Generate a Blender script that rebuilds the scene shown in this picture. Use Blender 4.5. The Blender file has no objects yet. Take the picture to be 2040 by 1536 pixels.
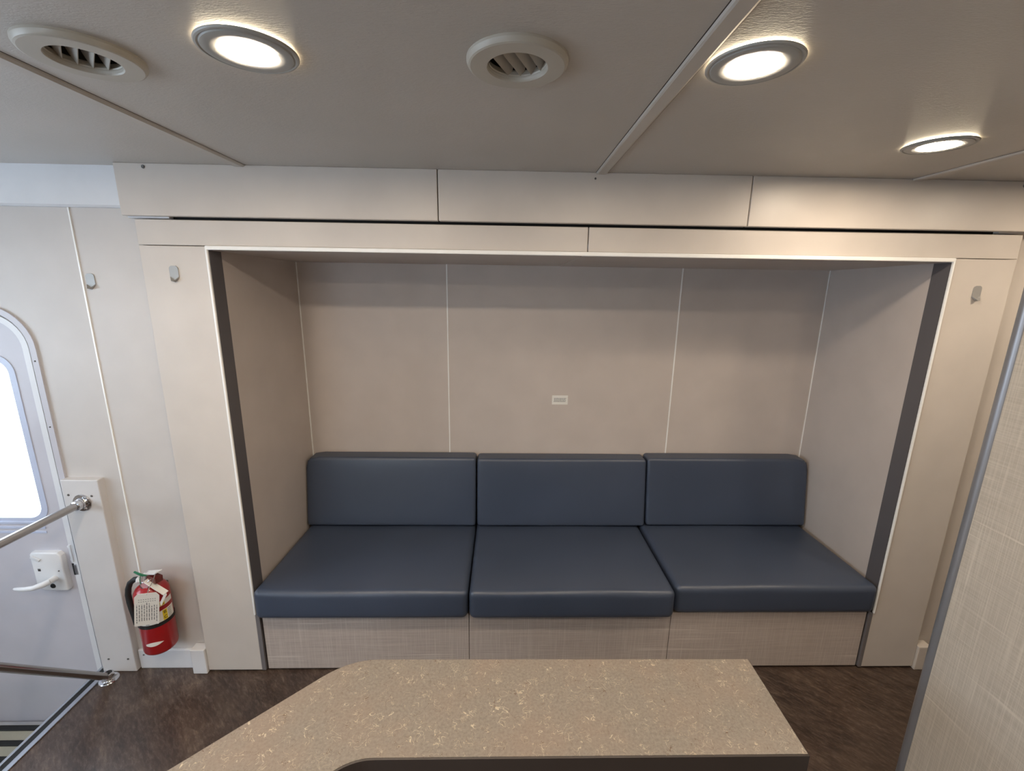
import bpy, bmesh, math, random
from mathutils import Vector, Matrix
random.seed(7)
C = bpy.context.scene.collection
PI = math.pi
FLOOR = -0.010
CEIL = 2.06

# ------------------------------------------------------------------ materials
def srgb(r, g, b):
    f = lambda c: (c/255/12.92) if c/255 <= .04045 else ((c/255+.055)/1.055)**2.4
    return (f(r), f(g), f(b), 1)

def new_mat(name):
    m = bpy.data.materials.new(name); m.use_nodes = True
    nt = m.node_tree
    return m, nt, nt.nodes['Principled BSDF']

def N(nt, typ, **kw):
    n = nt.nodes.new(typ)
    for k, v in kw.items():
        if k in n.inputs.keys(): n.inputs[k].default_value = v
        else: setattr(n, k, v)
    return n

def coords(nt, scale=(1, 1, 1), rot=(0, 0, 0)):
    tc = N(nt, 'ShaderNodeTexCoord'); mp = N(nt, 'ShaderNodeMapping')
    mp.inputs['Scale'].default_value = scale; mp.inputs['Rotation'].default_value = rot
    nt.links.new(tc.outputs['Object'], mp.inputs['Vector'])
    return mp.outputs['Vector']

def noise(nt, vec, scale, detail=3, rough=.5, dist=0):
    n = N(nt, 'ShaderNodeTexNoise'); n.inputs['Scale'].default_value = scale
    n.inputs['Detail'].default_value = detail; n.inputs['Roughness'].default_value = rough
    n.inputs['Distortion'].default_value = dist
    nt.links.new(vec, n.inputs['Vector'])
    return n.outputs['Fac']

def ramp(nt, fac, stops):
    r = N(nt, 'ShaderNodeValToRGB'); el = r.color_ramp.elements
    while len(el) < len(stops): el.new(0.5)
    for e, (p, c) in zip(el, stops): e.position = p; e.color = c
    nt.links.new(fac, r.inputs['Fac'])
    return r.outputs['Color']

def mixc(nt, fac, a, b, mode='MIX'):
    m = N(nt, 'ShaderNodeMix'); m.data_type = 'RGBA'; m.blend_type = mode
    for s, v in ((m.inputs[0], fac), (m.inputs[6], a), (m.inputs[7], b)):
        if isinstance(v, (int, float, tuple)): s.default_value = v
        else: nt.links.new(v, s)
    return m.outputs[2]

def bump(nt, b, height, strength=.2, dist=.002):
    n = N(nt, 'ShaderNodeBump'); n.inputs['Strength'].default_value = strength; n.inputs['Distance'].default_value = dist
    nt.links.new(height, n.inputs['Height']); nt.links.new(n.outputs['Normal'], b.inputs['Normal'])

def plain(name, col, rough=.5, metal=0, spec=.5, bscale=0, bstr=.1, coat=0):
    m, nt, b = new_mat(name)
    b.inputs['Base Color'].default_value = col; b.inputs['Roughness'].default_value = rough
    b.inputs['Metallic'].default_value = metal; b.inputs['Specular IOR Level'].default_value = spec
    b.inputs['Coat Weight'].default_value = coat
    v = coords(nt)
    f = noise(nt, v, 6, 3)
    d = tuple(c*.93 for c in col[:3]) + (1,)
    nt.links.new(ramp(nt, f, [(.3, d), (.7, col)]), b.inputs['Base Color'])
    if bscale: bump(nt, b, noise(nt, v, bscale, 2), bstr)
    return m

MW = plain('warm_white_wall_laminate', srgb(203, 197, 192), .42, bscale=700, bstr=.06)
MV = plain('cream_frame_laminate', srgb(208, 200, 192), .38, bscale=700, bstr=.05)
MNICHE = plain('greige_niche_laminate', srgb(200, 190, 183), .42, bscale=700, bstr=.06)
MWHITE = plain('white_laminate', srgb(226, 227, 230), .4)
MPLASTIC = plain('white_plastic', srgb(228, 229, 231), .35)
MVENT = plain('cream_vent_plastic', srgb(184, 178, 166), .38)
MLOUVER = plain('grey_louver_plastic', srgb(176, 170, 160), .5)
MDARKDUCT = plain('dark_duct', srgb(52, 46, 40), .7)
MALU = plain('brushed_aluminium', srgb(196, 199, 206), .34, 1)
MTRIM = plain('satin_white_edge_trim', srgb(250, 250, 248), .22, 0, .8)
MPOLE = plain('satin_grey_post', srgb(146, 147, 152), .34, .55)
MCHROME = plain('chrome', srgb(215, 215, 218), .12, 1)
MSTEEL = plain('stainless_steel', srgb(176, 172, 170), .25, 1)
MHOOK = plain('hook_steel', srgb(168, 167, 165), .45, .35)
MJAMB = plain('slate_rubber_seal', srgb(94, 91, 93), .5)
MBLACK = plain('black_rubber', srgb(26, 27, 28), .6)
MGAP = plain('dark_gap', srgb(22, 20, 20), .8)
MEDGE = plain('dark_brown_edge', srgb(62, 54, 50), .55)
MDOOR = plain('grey_white_door_skin', srgb(200, 198, 205), .4, bscale=500, bstr=.06)
MSILL = plain('door_window_frame', srgb(196, 204, 226), .35)
MRED = plain('red_enamel', srgb(158, 18, 24), .28, coat=.25)
MDRED = plain('dark_red_handle', srgb(96, 30, 26), .4)
MYEL = plain('yellow_label', srgb(222, 196, 40), .5)
MPAPER = plain('paper', srgb(232, 230, 224), .7)
MINK = plain('ink', srgb(96, 96, 98), .7)
MINKL = plain('ink_light', srgb(128, 128, 130), .7)
MINKD = plain('ink_dark', srgb(30, 30, 30), .7)
MGREEN = plain('green_seal', srgb(24, 104, 72), .4)
MPINK = plain('gauge_face', srgb(196, 150, 156), .35)
MSTEP = plain('step_grey', srgb(168, 168, 172), .55, bscale=300, bstr=.3)
MSIDE = plain('bench_side_strip_grey', srgb(126, 122, 124), .4, .2)
MBOARD = plain('board_white', srgb(212, 209, 208), .4)
MREAR = plain('rear_wall', srgb(196, 188, 178), .5)
MSCREW = plain('screw_steel', srgb(120, 118, 116), .35, .8)

def ceiling_mat():
    m, nt, b = new_mat('ceiling_panel')
    v = coords(nt, (1, 1, 1))
    f = noise(nt, v, 3, 3)
    nt.links.new(ramp(nt, f, [(.3, srgb(188, 182, 174)), (.7, srgb(195, 188, 180))]), b.inputs['Base Color'])
    b.inputs['Roughness'].default_value = .36
    vs = coords(nt, (1, 3.2, 1))
    bump(nt, b, noise(nt, vs, 110, 3, .6, .6), .32, .003)
    return m
MCEIL = ceiling_mat()

def floor_mat():
    m, nt, b = new_mat('dark_wood_vinyl_planks')
    base = coords(nt, (1, 1, 1), (0, 0, math.radians(43)))
    br = N(nt, 'ShaderNodeTexBrick')
    br.inputs['Scale'].default_value = 1; br.inputs['Mortar Size'].default_value = .0012
    br.inputs['Brick Width'].default_value = 1.1; br.inputs['Row Height'].default_value = .15
    br.inputs['Color1'].default_value = (.25, .25, .25, 1); br.inputs['Color2'].default_value = (.8, .8, .8, 1)
    br.inputs['Mortar'].default_value = (.1, .1, .1, 1)
    nt.links.new(base, br.inputs['Vector'])
    def stretch(sx, sy):
        mp = N(nt, 'ShaderNodeMapping'); mp.inputs['Scale'].default_value = (sx, sy, 1)
        nt.links.new(base, mp.inputs['Vector']); return mp.outputs['Vector']
    f1 = noise(nt, stretch(1, 2.8), 6, 7, .74, .6)
    f2 = noise(nt, stretch(1, 3.4), 30, 6, .75, .3)
    f3 = noise(nt, stretch(1, 2), 2.2, 3, .5)
    c1 = ramp(nt, f1, [(.33, srgb(32, 24, 22)), (.46, srgb(62, 49, 44)), (.56, srgb(88, 73, 64)), (.70, srgb(128, 110, 95))])
    c2 = ramp(nt, f2, [(.34, srgb(30, 23, 23)), (.50, srgb(73, 62, 57)), (.68, srgb(138, 122, 109))])
    c = mixc(nt, .42, c1, c2)
    c = mixc(nt, .22, c, ramp(nt, f3, [(.3, srgb(58, 44, 38)), (.7, srgb(106, 84, 66))]), 'MIX')
    c = mixc(nt, .22, c, br.outputs['Color'], 'MULTIPLY')
    nt.links.new(c, b.inputs['Base Color'])
    b.inputs['Roughness'].default_value = .30
    bump(nt, b, f2, .20, .002)
    return m
MFLOOR = floor_mat()

def linen_mat(name, axis, base, light, dark):
    """woven-look laminate: fine threads along the surface's two directions"""
    m, nt, b = new_mat(name)
    def th(su, sv, scale, det=2):
        s = (su, 1, sv) if axis == 'X' else (1, su, sv)
        return noise(nt, coords(nt, s), scale, det, .6)
    h1 = th(6, 330, 1.0); v1 = th(330, 6, 1.0)
    h2 = th(2.2, 70, 1.0, 3); v2 = th(80, 2.2, 1.0, 3)
    W = (1, 1, 1, 1); K = (0, 0, 0, 1)
    c = mixc(nt, ramp(nt, h1, [(.35, K), (.75, W)]), dark, base)
    c = mixc(nt, ramp(nt, v1, [(.45, K), (.85, (.7, .7, .7, 1))]), c, light)
    c = mixc(nt, ramp(nt, h2, [(.63, K), (.69, (.62, .62, .62, 1))]), c, light)
    c = mixc(nt, ramp(nt, v2, [(.64, K), (.71, (.45, .45, .45, 1))]), c, light)
    nt.links.new(c, b.inputs['Base Color'])
    b.inputs['Roughness'].default_value = .5
    bump(nt, b, h1, .08, .001)
    return m
MLIN_X = linen_mat('linen_laminate_bench', 'X', srgb(190, 179, 171), srgb(207, 198, 190), srgb(172, 160, 153))
MLIN_Y = linen_mat('linen_laminate_partition', 'Y', srgb(184, 176, 164), srgb(208, 200, 187), srgb(170, 161, 149))

def counter_mat():
    m, nt, b = new_mat('fibre_speckled_laminate')
    K = (0, 0, 0, 1); W = (1, 1, 1, 1)
    v = coords(nt)
    f = noise(nt, v, 160, 4, .7)
    c = ramp(nt, f, [(.35, srgb(122, 114, 106)), (.5, srgb(134, 126, 117)), (.68, srgb(144, 136, 127))])
    big = noise(nt, v, 9, 3)
    c = mixc(nt, ramp(nt, big, [(.4, K), (.7, (.35, .35, .35, 1))]), c, srgb(146, 126, 112))
    def fib(seed, sc, thin, mlo, mhi, squash):
        vv = coords(nt, squash, (seed, seed*.7, seed))
        n1 = noise(nt, vv, sc, 1, .4, 1.2)
        band = ramp(nt, n1, [(.5-thin*1.6, K), (.5-thin*.4, W), (.5+thin*.4, W), (.5+thin*1.6, K)])
        n2 = noise(nt, coords(nt, (1, 1, 1), (seed*2, 1, seed)), sc*.75, 0, .5)
        msk = ramp(nt, n2, [(mlo, K), (mhi, W)])
        return mixc(nt, 1.0, band, msk, 'MULTIPLY')
    c = mixc(nt, fib(.3, 46, .008, .60, .63, (1, 1, 1)), c, srgb(196, 182, 160))
    c = mixc(nt, fib(1.9, 66, .008, .57, .60, (1, 1, 1)), c, srgb(186, 170, 148))
    c = mixc(nt, fib(2.7, 60, .007, .61, .64, (1, 1, 1)), c, srgb(104, 84, 70))
    nt.links.new(c, b.inputs['Base Color'])
    b.inputs['Roughness'].default_value = .34
    return m
MCOUNTER = counter_mat()

def vinyl_mat():
    m, nt, b = new_mat('navy_vinyl_upholstery')
    f = noise(nt, coords(nt), 2.5, 2)
    nt.links.new(ramp(nt, f, [(.3, srgb(60, 70, 88)), (.7, srgb(66, 76, 95))]), b.inputs['Base Color'])
    b.inputs['Roughness'].default_value = .37
    b.inputs['Specular IOR Level'].default_value = .6
    n = N(nt, 'ShaderNodeTexVoronoi'); n.inputs['Scale'].default_value = 420
    nt.links.new(coords(nt), n.inputs['Vector'])
    bump(nt, b, n.outputs['Distance'], .10, .001)
    return m
MVINYL = vinyl_mat()

def tread_mat():
    m, nt, b = new_mat('cream_ribbed_tread')
    w = N(nt, 'ShaderNodeTexWave'); w.inputs['Scale'].default_value = 60; w.inputs['Distortion'].default_value = 0
    nt.links.new(coords(nt, (1, 1, 1)), w.inputs['Vector'])
    nt.links.new(ramp(nt, w.outputs['Fac'], [(.3, srgb(132, 128, 112)), (.7, srgb(190, 186, 168))]), b.inputs['Base Color'])
    b.inputs['Roughness'].default_value = .6
    return m
MTREAD = tread_mat()

def lamp_mat(strength):
    m, nt, b = new_mat('lamp_lens_glow')
    b.inputs['Base Color'].default_value = (1, .97, .9, 1)
    b.inputs['Emission Color'].default_value = (1.0, .84, .655, 1)
    b.inputs['Emission Strength'].default_value = strength
    return m
MLAMP = lamp_mat(285)
MGLOW = plain('lamp_rim_glow', (.9, .85, .7, 1), .4)
_b = MGLOW.node_tree.nodes['Principled BSDF']; _b.inputs['Emission Color'].default_value = (1, .84, .60, 1); _b.inputs['Emission Strength'].default_value = 18

def glass_mat():
    m, nt, b = new_mat('clear_window_glass')
    nt.nodes.remove(b)
    t = N(nt, 'ShaderNodeBsdfTransparent'); g = N(nt, 'ShaderNodeBsdfGlossy'); mx = N(nt, 'ShaderNodeMixShader')
    t.inputs['Color'].default_value = (.93, .97, .97, 1); g.inputs['Roughness'].default_value = .05
    mx.inputs[0].default_value = .06
    nt.links.new(t.outputs[0], mx.inputs[1]); nt.links.new(g.outputs[0], mx.inputs[2])
    nt.links.new(mx.outputs[0], nt.nodes['Material Output'].inputs['Surface'])
    return m
MGLASS = glass_mat()

# ------------------------------------------------------------------ mesh helpers
def box(bm, x0, x1, y0, y1, z0, z1, bev=0, seg=2):
    r = bmesh.ops.create_cube(bm, size=1)
    vs = r['verts']
    bmesh.ops.scale(bm, vec=(x1-x0, y1-y0, z1-z0), verts=vs)
    bmesh.ops.translate(bm, vec=((x0+x1)/2, (y0+y1)/2, (z0+z1)/2), verts=vs)
    if bev:
        es = list({e for v in vs for e in v.link_edges})
        bmesh.ops.bevel(bm, geom=es, offset=bev, segments=seg, affect='EDGES', profile=.5)

def tube(bm, pts, r, n=16, cap=True, radii=None):
    pts = [Vector(p) for p in pts]; rings = []
    T = [(pts[min(i+1, len(pts)-1)]-pts[max(i-1, 0)]).normalized() for i in range(len(pts))]
    up = Vector((0, 0, 1)) if abs(T[0].z) < .9 else Vector((1, 0, 0))
    a = T[0].cross(up).normalized()
    for i, p in enumerate(pts):
        a = (a - T[i]*a.dot(T[i])).normalized(); b_ = T[i].cross(a)
        rr = radii[i] if radii else r
        rings.append([bm.verts.new(p + (a*math.cos(2*PI*k/n)+b_*math.sin(2*PI*k/n))*rr) for k in range(n)])
    for q in range(len(rings)-1):
        for k in range(n):
            bm.faces.new((rings[q][k], rings[q][(k+1) % n], rings[q+1][(k+1) % n], rings[q+1][k]))
    if cap:
        bm.faces.new(list(reversed(rings[0]))); bm.faces.new(rings[-1])

def lathe(bm, prof, origin=(0, 0, 0), axis=Vector((0, 0, 1)), n=48):
    """prof: (radius, height) along axis"""
    o = Vector(origin); ax = Vector(axis).normalized()
    u = ax.cross(Vector((1, 0, 0)) if abs(ax.x) < .9 else Vector((0, 1, 0))).normalized(); w = ax.cross(u)
    rings = []
    for r, h in prof:
        if r < 1e-6: rings.append([bm.verts.new(o+ax*h)])
        else: rings.append([bm.verts.new(o+ax*h+(u*math.cos(2*PI*k/n)+w*math.sin(2*PI*k/n))*r) for k in range(n)])
    for a, b_ in zip(rings, rings[1:]):
        for k in range(n):
            k2 = (k+1) % n
            if len(a) == 1 and len(b_) == 1: continue
            if len(a) == 1: bm.faces.new((a[0], b_[k2], b_[k]))
            elif len(b_) == 1: bm.faces.new((a[k], a[k2], b_[0]))
            else: bm.faces.new((a[k], a[k2], b_[k2], b_[k]))

def prism_y(bm, poly, y0, y1):
    a = [bm.verts.new((x, y0, z)) for x, z in poly]; b_ = [bm.verts.new((x, y1, z)) for x, z in poly]
    bm.faces.new(a); bm.faces.new(list(reversed(b_)))
    for i in range(len(poly)):
        j = (i+1) % len(poly); bm.faces.new((a[j], a[i], b_[i], b_[j]))

def prism_z(bm, poly, z0, z1):
    a = [bm.verts.new((x, y, z0)) for x, y in poly]; b_ = [bm.verts.new((x, y, z1)) for x, y in poly]
    bm.faces.new(list(reversed(a))); bm.faces.new(b_)
    for i in range(len(poly)):
        j = (i+1) % len(poly); bm.faces.new((a[i], a[j], b_[j], b_[i]))

def ring_y(bm, outer, inner, y0, y1):
    """frame between two loops of equal length, in XZ, from y0 to y1"""
    L = [[bm.verts.new((x, y, z)) for x, z in lp] for y in (y0, y1) for lp in (outer, inner)]
    o0, i0, o1, i1 = L; n = len(outer)
    for k in range(n):
        j = (k+1) % n
        bm.faces.new((o0[k], o0[j], i0[j], i0[k])); bm.faces.new((o1[j], o1[k], i1[k], i1[j]))
        bm.faces.new((o0[j], o0[k], o1[k], o1[j])); bm.faces.new((i0[k], i0[j], i1[j], i1[k]))

def rrect(x0, x1, z0, z1, R, Rb=None, n=10):
    Rb = R if Rb is None else Rb
    pts = []
    for cx, cz, r, a0 in ((x1-R, z1-R, R, 0), (x0+R, z1-R, R, 90), (x0+Rb, z0+Rb, Rb, 180), (x1-Rb, z0+Rb, Rb, 270)):
        for k in range(n+1):
            a = math.radians(a0+90*k/n); pts.append((cx+r*math.cos(a), cz+r*math.sin(a)))
    return pts

def link(name, me, m, parent=None):
    o = bpy.data.objects.new(name, me); C.objects.link(o)
    if m: me.materials.append(m)
    if parent: o.parent = parent
    return o

def obj(name, bm, m, parent=None, smooth=False, loc=None):
    bmesh.ops.recalc_face_normals(bm, faces=bm.faces)
    if smooth:
        for f in bm.faces: f.smooth = True
        for e in bm.edges:
            if len(e.link_faces) == 2 and e.calc_face_angle(0) > math.radians(38 if smooth is True else smooth): e.smooth = False
    me = bpy.data.meshes.new(name); bm.to_mesh(me); bm.free()
    o = link(name, me, m, parent)
    if loc: o.location = loc
    return o

def B(name, m, parent, *a, bev=0, seg=2, smooth=False):
    bm = bmesh.new(); box(bm, *a, bev=bev, seg=seg); return obj(name, bm, m, parent, smooth)

def thing(name, label, cat, loc=(0, 0, 0), group=None):
    o = bpy.data.objects.new(name, None); C.objects.link(o); o.empty_display_size = .05
    o.location = loc; o['label'] = label; o['category'] = cat
    if group: o['group'] = group
    return o

def tag(o, label, cat, group=None):
    o['label'] = label; o['category'] = cat
    if group: o['group'] = group
    return o

def struct(o, label=None, cat=None):
    o['kind'] = 'structure'
    if label: o['label'] = label
    if cat: o['category'] = cat
    return o

def SB(name, m, label, cat, *a, bev=0):
    return struct(B(name, m, None, *a, bev=bev), label, cat)

def text_obj(name, s, size, m, parent, mat4, ext=0.0003):
    cu = bpy.data.curves.new(name+'_curve', 'FONT'); cu.body = s; cu.size = size; cu.align_x = 'CENTER'; cu.align_y = 'CENTER'; cu.extrude = ext
    t = bpy.data.objects.new('tmp_text', cu); C.objects.link(t)
    dg = bpy.context.evaluated_depsgraph_get()
    me = bpy.data.meshes.new_from_object(t.evaluated_get(dg))
    bpy.data.objects.remove(t); bpy.data.curves.remove(cu)
    me.transform(mat4)
    return link(name, me, m, parent)

# ------------------------------------------------------------------ room shell
XL, XR, YR = -3.1, 2.75, -1.15           # room ends
WY = 1.685                               # plane of the main wall
LAMPS = [(-.429, .853), (.428, .853), (1.145, 1.25), (-1.12, .853), (1.95, 1.15), (-.43, 0.0), (.43, 0.0), (-1.12, 0.0), (1.80, .2)]
VENTS = [(-.727, .885), (.022, .868)]

# floor with the stepwell cut out (door side)
SWX, SWY0 = -1.735, .95
bm = bmesh.new()
prism_z(bm, [(SWX, YR), (XR, YR), (XR, 1.72), (SWX, 1.72)], FLOOR-.05, FLOOR)
prism_z(bm, [(XL, YR), (SWX, YR), (SWX, SWY0), (XL, SWY0)], FLOOR-.05, FLOOR)
struct(obj('floor', bm, MFLOOR), 'dark brown wood-look vinyl floor laid in diagonal planks', 'floor')

# ceiling with holes for the air vents
bm = bmesh.new(); box(bm, XL, XR, YR, 1.72, CEIL, CEIL+.06)
ceil = obj('ceiling', bm, MCEIL)
struct(ceil, 'grey-beige textured ceiling panels of the vehicle', 'ceiling')
bm = bmesh.new()
for (x, y) in VENTS: lathe(bm, [(0, -.03), (.060, -.03), (.060, .12), (0, .12)], (x, y, CEIL), n=48)
cut = obj('tmp_cut', bm, None)
mod = ceil.modifiers.new('b', 'BOOLEAN'); mod.object = cut; mod.operation = 'DIFFERENCE'; mod.solver = 'EXACT'
dg = bpy.context.evaluated_depsgraph_get()
me = bpy.data.meshes.new_from_object(ceil.evaluated_get(dg))
ceil.modifiers.clear(); ceil.data = me
bpy.data.objects.remove(cut)

# ceiling battens
MBATTEN = plain('batten_cream', srgb(196, 189, 180), .4)
MSEAM = plain('seam_shadow_gap', srgb(60, 54, 48), .7)
def batten(n, label, x0a, x1a, x0b, x1b, y0, y1):
    bm = bmesh.new()
    h = .007
    A = []
    for (xa, xb, y) in ((x0a, x1a, y0), (x0b, x1b, y1)):
        prof = [(xa, 0), (xa+.0015, -h*.75), (xa+.005, -h), (xb-.008, -h), (xb-.0015, -h*.45), (xb, 0)]
        A.append([bm.verts.new((x, y, CEIL+z)) for x, z in prof])
    for k in range(5): bm.faces.new((A[0][k], A[0][k+1], A[1][k+1], A[1][k]))
    bm.faces.new(A[0]); bm.faces.new(list(reversed(A[1]))); bm.faces.new((A[0][0], A[1][0], A[1][5], A[0][5]))
    t = struct(obj('trim_%d' % n, bm, MBATTEN), label, 'ceiling batten')
    for (ka, kb) in ((x0a, x0b), (x1a, x1b)):
        bm = bmesh.new(); vs = [bm.verts.new((x+d, y, CEIL-.0004)) for (x, y) in ((ka, y0), (kb, y1)) for d in (-.0016, .0016)]
        vt = [bm.verts.new(v.co+Vector((0, 0, .002))) for v in vs]
        bm.faces.new((vs[0], vs[1], vs[3], vs[2])); bm.faces.new((vt[0], vt[2], vt[3], vt[1]))
        for i, j in ((0, 1), (1, 3), (3, 2), (2, 0)): bm.faces.new((vs[j], vs[i], vt[i], vt[j]))
        obj('seam_line', bm, MSEAM, t)
batten(1, 'ceiling batten left of the downlights, ending above the left end of the valance', -.909, -.872, -.902, -.866, YR, 1.625)
batten(2, 'ceiling batten crossing the middle of the ceiling beside the second downlight', .284, .321, .316, .355, YR, 1.625)
batten(3, 'short visible ceiling batten in the right corner behind the small downlight', 1.42, 1.462, 1.42, 1.462, YR, 1.625)

# main wall left of the slide-out with the entry door opening
DX0, DX1, DZ1 = -2.43, -1.749, 1.580
op = rrect(DX0, DX1, -.40, DZ1, .16, .02)
bm = bmesh.new()
# wall polygon around the opening (open at the bottom)
arch = [p for p in op if p[1] > .0]
right = [p for p in op[:11]]; left = [p for p in op[11:22]]
poly = [(-1.078, -.45), (-1.078, CEIL), (XL, CEIL), (XL, -.45), (DX0, -.45)] + list(reversed(left)) + list(reversed(right)) + [(DX1, -.45)]
prism_y(bm, poly, WY, WY+.05)
struct(obj('wall_left', bm, MW), 'pale grey wall panel around the entry door', 'wall')
bm = bmesh.new(); box(bm, 1.66, XR, WY, WY+.05, FLOOR, CEIL)
struct(obj('wall_right', bm, MV), 'beige wall strip right of the sofa surround', 'wall')
B2 = SB('wall_above', MV, 'wall header hidden above the sofa niche', 'wall', -1.078, 1.66, WY+.02, WY+.06, 1.83, CEIL)
SB('wall_rear', MREAR, 'wall behind the viewer, right portion', 'wall', -.55, XR, YR-.05, YR, FLOOR, CEIL)
bm = bmesh.new()
box(bm, XL, -2.05, YR-.05, YR, FLOOR, CEIL); box(bm, -2.05, -.95, YR-.05, YR, FLOOR, 1.05); box(bm, -2.05, -.95, YR-.05, YR, 1.75, CEIL); box(bm, -.95, -.55, YR-.05, YR, FLOOR, CEIL)
struct(obj('wall_rear_window', bm, MREAR), 'wall behind the viewer with a wide window', 'wall')
SB('wall_end_right', MREAR, 'end wall beyond the partition', 'wall', XR, XR+.05, YR, WY, FLOOR, CEIL)
bm = bmesh.new()
for (ya, yb_, za, zb_) in ((YR, -.85, -.45, CEIL), (1.25, WY, -.45, CEIL), (-.85, 1.25, -.45, .85), (-.85, 1.25, 1.80, CEIL)): box(bm, XL-.05, XL, ya, yb_, za, zb_)
struct(obj('wall_end_left', bm, MW), 'end wall beyond the entry door with a wide window', 'wall')
w2 = SB('window_2', MALU, 'wide window in the end wall beyond the entry door', 'window', XL-.02, XL+.01, -.85, -.82, .85, 1.80)
for a_ in ((1.22, 1.25, .85, 1.80), (-.82, 1.22, .85, .88), (-.82, 1.22, 1.77, 1.80)):
    B('window_frame', MALU, w2, XL-.02, XL+.01, *a_)
B('window_glass', MGLASS, w2, XL-.012, XL-.008, -.82, 1.22, .88, 1.77)
# rear window
bm = bmesh.new(); ring_y(bm, rrect(-2.05, -.95, 1.05, 1.75, .01), rrect(-2.00, -1.0, 1.1, 1.70, .04), YR-.06, YR+.01)
w = struct(obj('window_1', bm, MALU), 'wide window behind the viewer', 'window')
bm = bmesh.new(); box(bm, -2.01, -.99, YR-.03, YR-.025, 1.09, 1.71); obj('window_glass', bm, MGLASS, w)

# wall seam strip left, ceiling-line valance left
B1 = SB('trim_4', MTRIM, 'thin white seam strip running down the left wall beside the hook', 'seam strip', -1.5325, -1.5275, WY-.004, WY+.001, .09, 1.925)
bm = bmesh.new()
prism = [(1.672, 1.925), (1.664, 1.932), (1.664, CEIL), (WY, CEIL), (WY, 1.925)]
a = [bm.verts.new((XL, y, z)) for y, z in prism]; b_ = [bm.verts.new((-1.285, y, z)) for y, z in prism]
bm.faces.new(a); bm.faces.new(list(reversed(b_)))
for i in range(5):
    j = (i+1) % 5; bm.faces.new((a[j], a[i], b_[i], b_[j]))
struct(obj('trim_5', bm, MWHITE), 'white cove board under the ceiling above the entry door', 'cove board')
SB('baseboard_left', MWHITE, 'white baseboard under the fire extinguisher', 'baseboard', -1.595, -1.03, WY-.014, WY, FLOOR, .086, bev=.003)
bm = bmesh.new(); box(bm, 1.66, XR, WY-.01, WY, FLOOR, .06); struct(obj('baseboard_right', bm, MW), 'low baseboard beside the right side of the surround', 'baseboard')

# ------------------------------------------------------------------ slide-out surround
FY = 1.650
def panel(name, m, label, cat, *a):
    return SB(name, m, label, cat, *a, bev=.0025)
panel('trim_6', MV, 'left post panel of the sofa surround, with a hook', 'surround panel', -1.283, -1.049, FY, WY, .0, 1.7985)
panel('trim_7', MV, 'right post panel of the sofa surround, with a hook', 'surround panel', 1.657, 1.897, FY, WY, .0, 1.7985)
panel('trim_8', MV, 'left header panel of the sofa surround', 'surround panel', -1.283, .3035, FY, WY, 1.8005, 1.886)
panel('trim_9', MV, 'right header panel of the sofa surround', 'surround panel', .3065, 1.897, FY, WY, 1.8005, 1.886)
# valance in three panels
VY0, VY1 = 1.622, 1.648
VL = ['left valance panel under the ceiling, above the surround', 'middle valance panel under the ceiling, above the surround', 'right valance panel under the ceiling, above the surround']
val = []
for i, (x0, x1) in enumerate(((-1.302, -.2265), (-.2235, .8585), (.8615, XR-.002))):
    val.append(panel('trim_%d' % (10+i), MV, VL[i], 'valance panel', x0, x1, VY0, VY1, 1.894, CEIL))
SB('trim_13', MGAP, 'dark strip painted in for the shade in the gap between valance and surround', 'gap shade', -1.16, 1.80, 1.668, 1.700, 1.884, CEIL-.002)  # near-black strip stands in for the shade deep in the slot
bm = bmesh.new(); box(bm, -1.302, -1.16, VY1, 1.684, 1.889, 1.903, bev=.002); struct(obj('trim_14', bm, MWHITE), 'small white bracket closing the left end of the valance gap', 'bracket')
bm = bmesh.new(); box(bm, 1.80, 2.2, VY1, 1.684, 1.889, 1.903, bev=.002); struct(obj('trim_15', bm, MV), 'small beige bracket closing the right end of the valance gap', 'bracket')
# edge trim of the opening
OX0, OX1, OZ = -1.050, 1.660, 1.8005
def trim_profile(name, label, x0, x1, z0, z1):
    SB(name, MTRIM, label, 'edge trim', x0, x1, 1.641, 1.651, z0, z1, bev=.003)
trim_profile('trim_16', 'bright white edge trim along the top of the sofa opening', OX0, OX1, 1.786, OZ)
trim_profile('trim_17', 'bright white edge trim down the left side of the sofa opening', OX0, -1.041, .288, 1.790)
trim_profile('trim_18', 'bright white edge trim down the right side of the sofa opening', 1.652, OX1, .288, 1.790)
# slate jamb strips
SB('trim_19', MJAMB, 'dark slate jamb strip inside the left edge of the sofa opening', 'jamb strip', -1.046, -1.040, 1.6515, 1.718, 0, 1.784)
SB('trim_20', MJAMB, 'dark slate jamb strip inside the right edge of the sofa opening', 'jamb strip', 1.652, 1.658, 1.6515, 1.718, 0, 1.784)
# niche walls
NY = 2.312
def quadprism(name, m, label, cat, pts, off):
    bm = bmesh.new()
    a = [bm.verts.new(p) for p in pts]; b_ = [bm.verts.new(Vector(p)+Vector(off)) for p in pts]
    bm.faces.new(a); bm.faces.new(list(reversed(b_)))
    for i in range(len(pts)):
        j = (i+1) % len(pts); bm.faces.new((a[j], a[i], b_[i], b_[j]))
    return struct(obj(name, bm, m), label, cat)
quadprism('wall_niche_left', MNICHE, 'left side wall of the sofa niche', 'wall', [(-1.044, 1.664, -.005), (-1.037, NY, -.005), (-1.037, NY, 1.80), (-1.044, 1.664, 1.80)], (-.03, 0, 0))
quadprism('wall_niche_right', MNICHE, 'right side wall of the sofa niche', 'wall', [(1.656, 1.664, -.005), (1.690, NY, -.005), (1.690, NY, 1.80), (1.656, 1.664, 1.80)], (.03, 0, 0))
SB('wall_niche_back', MNICHE, 'back wall of the sofa niche with a small printed label', 'wall', -1.07, 1.72, NY, NY+.04, -.005, 1.82)
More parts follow.
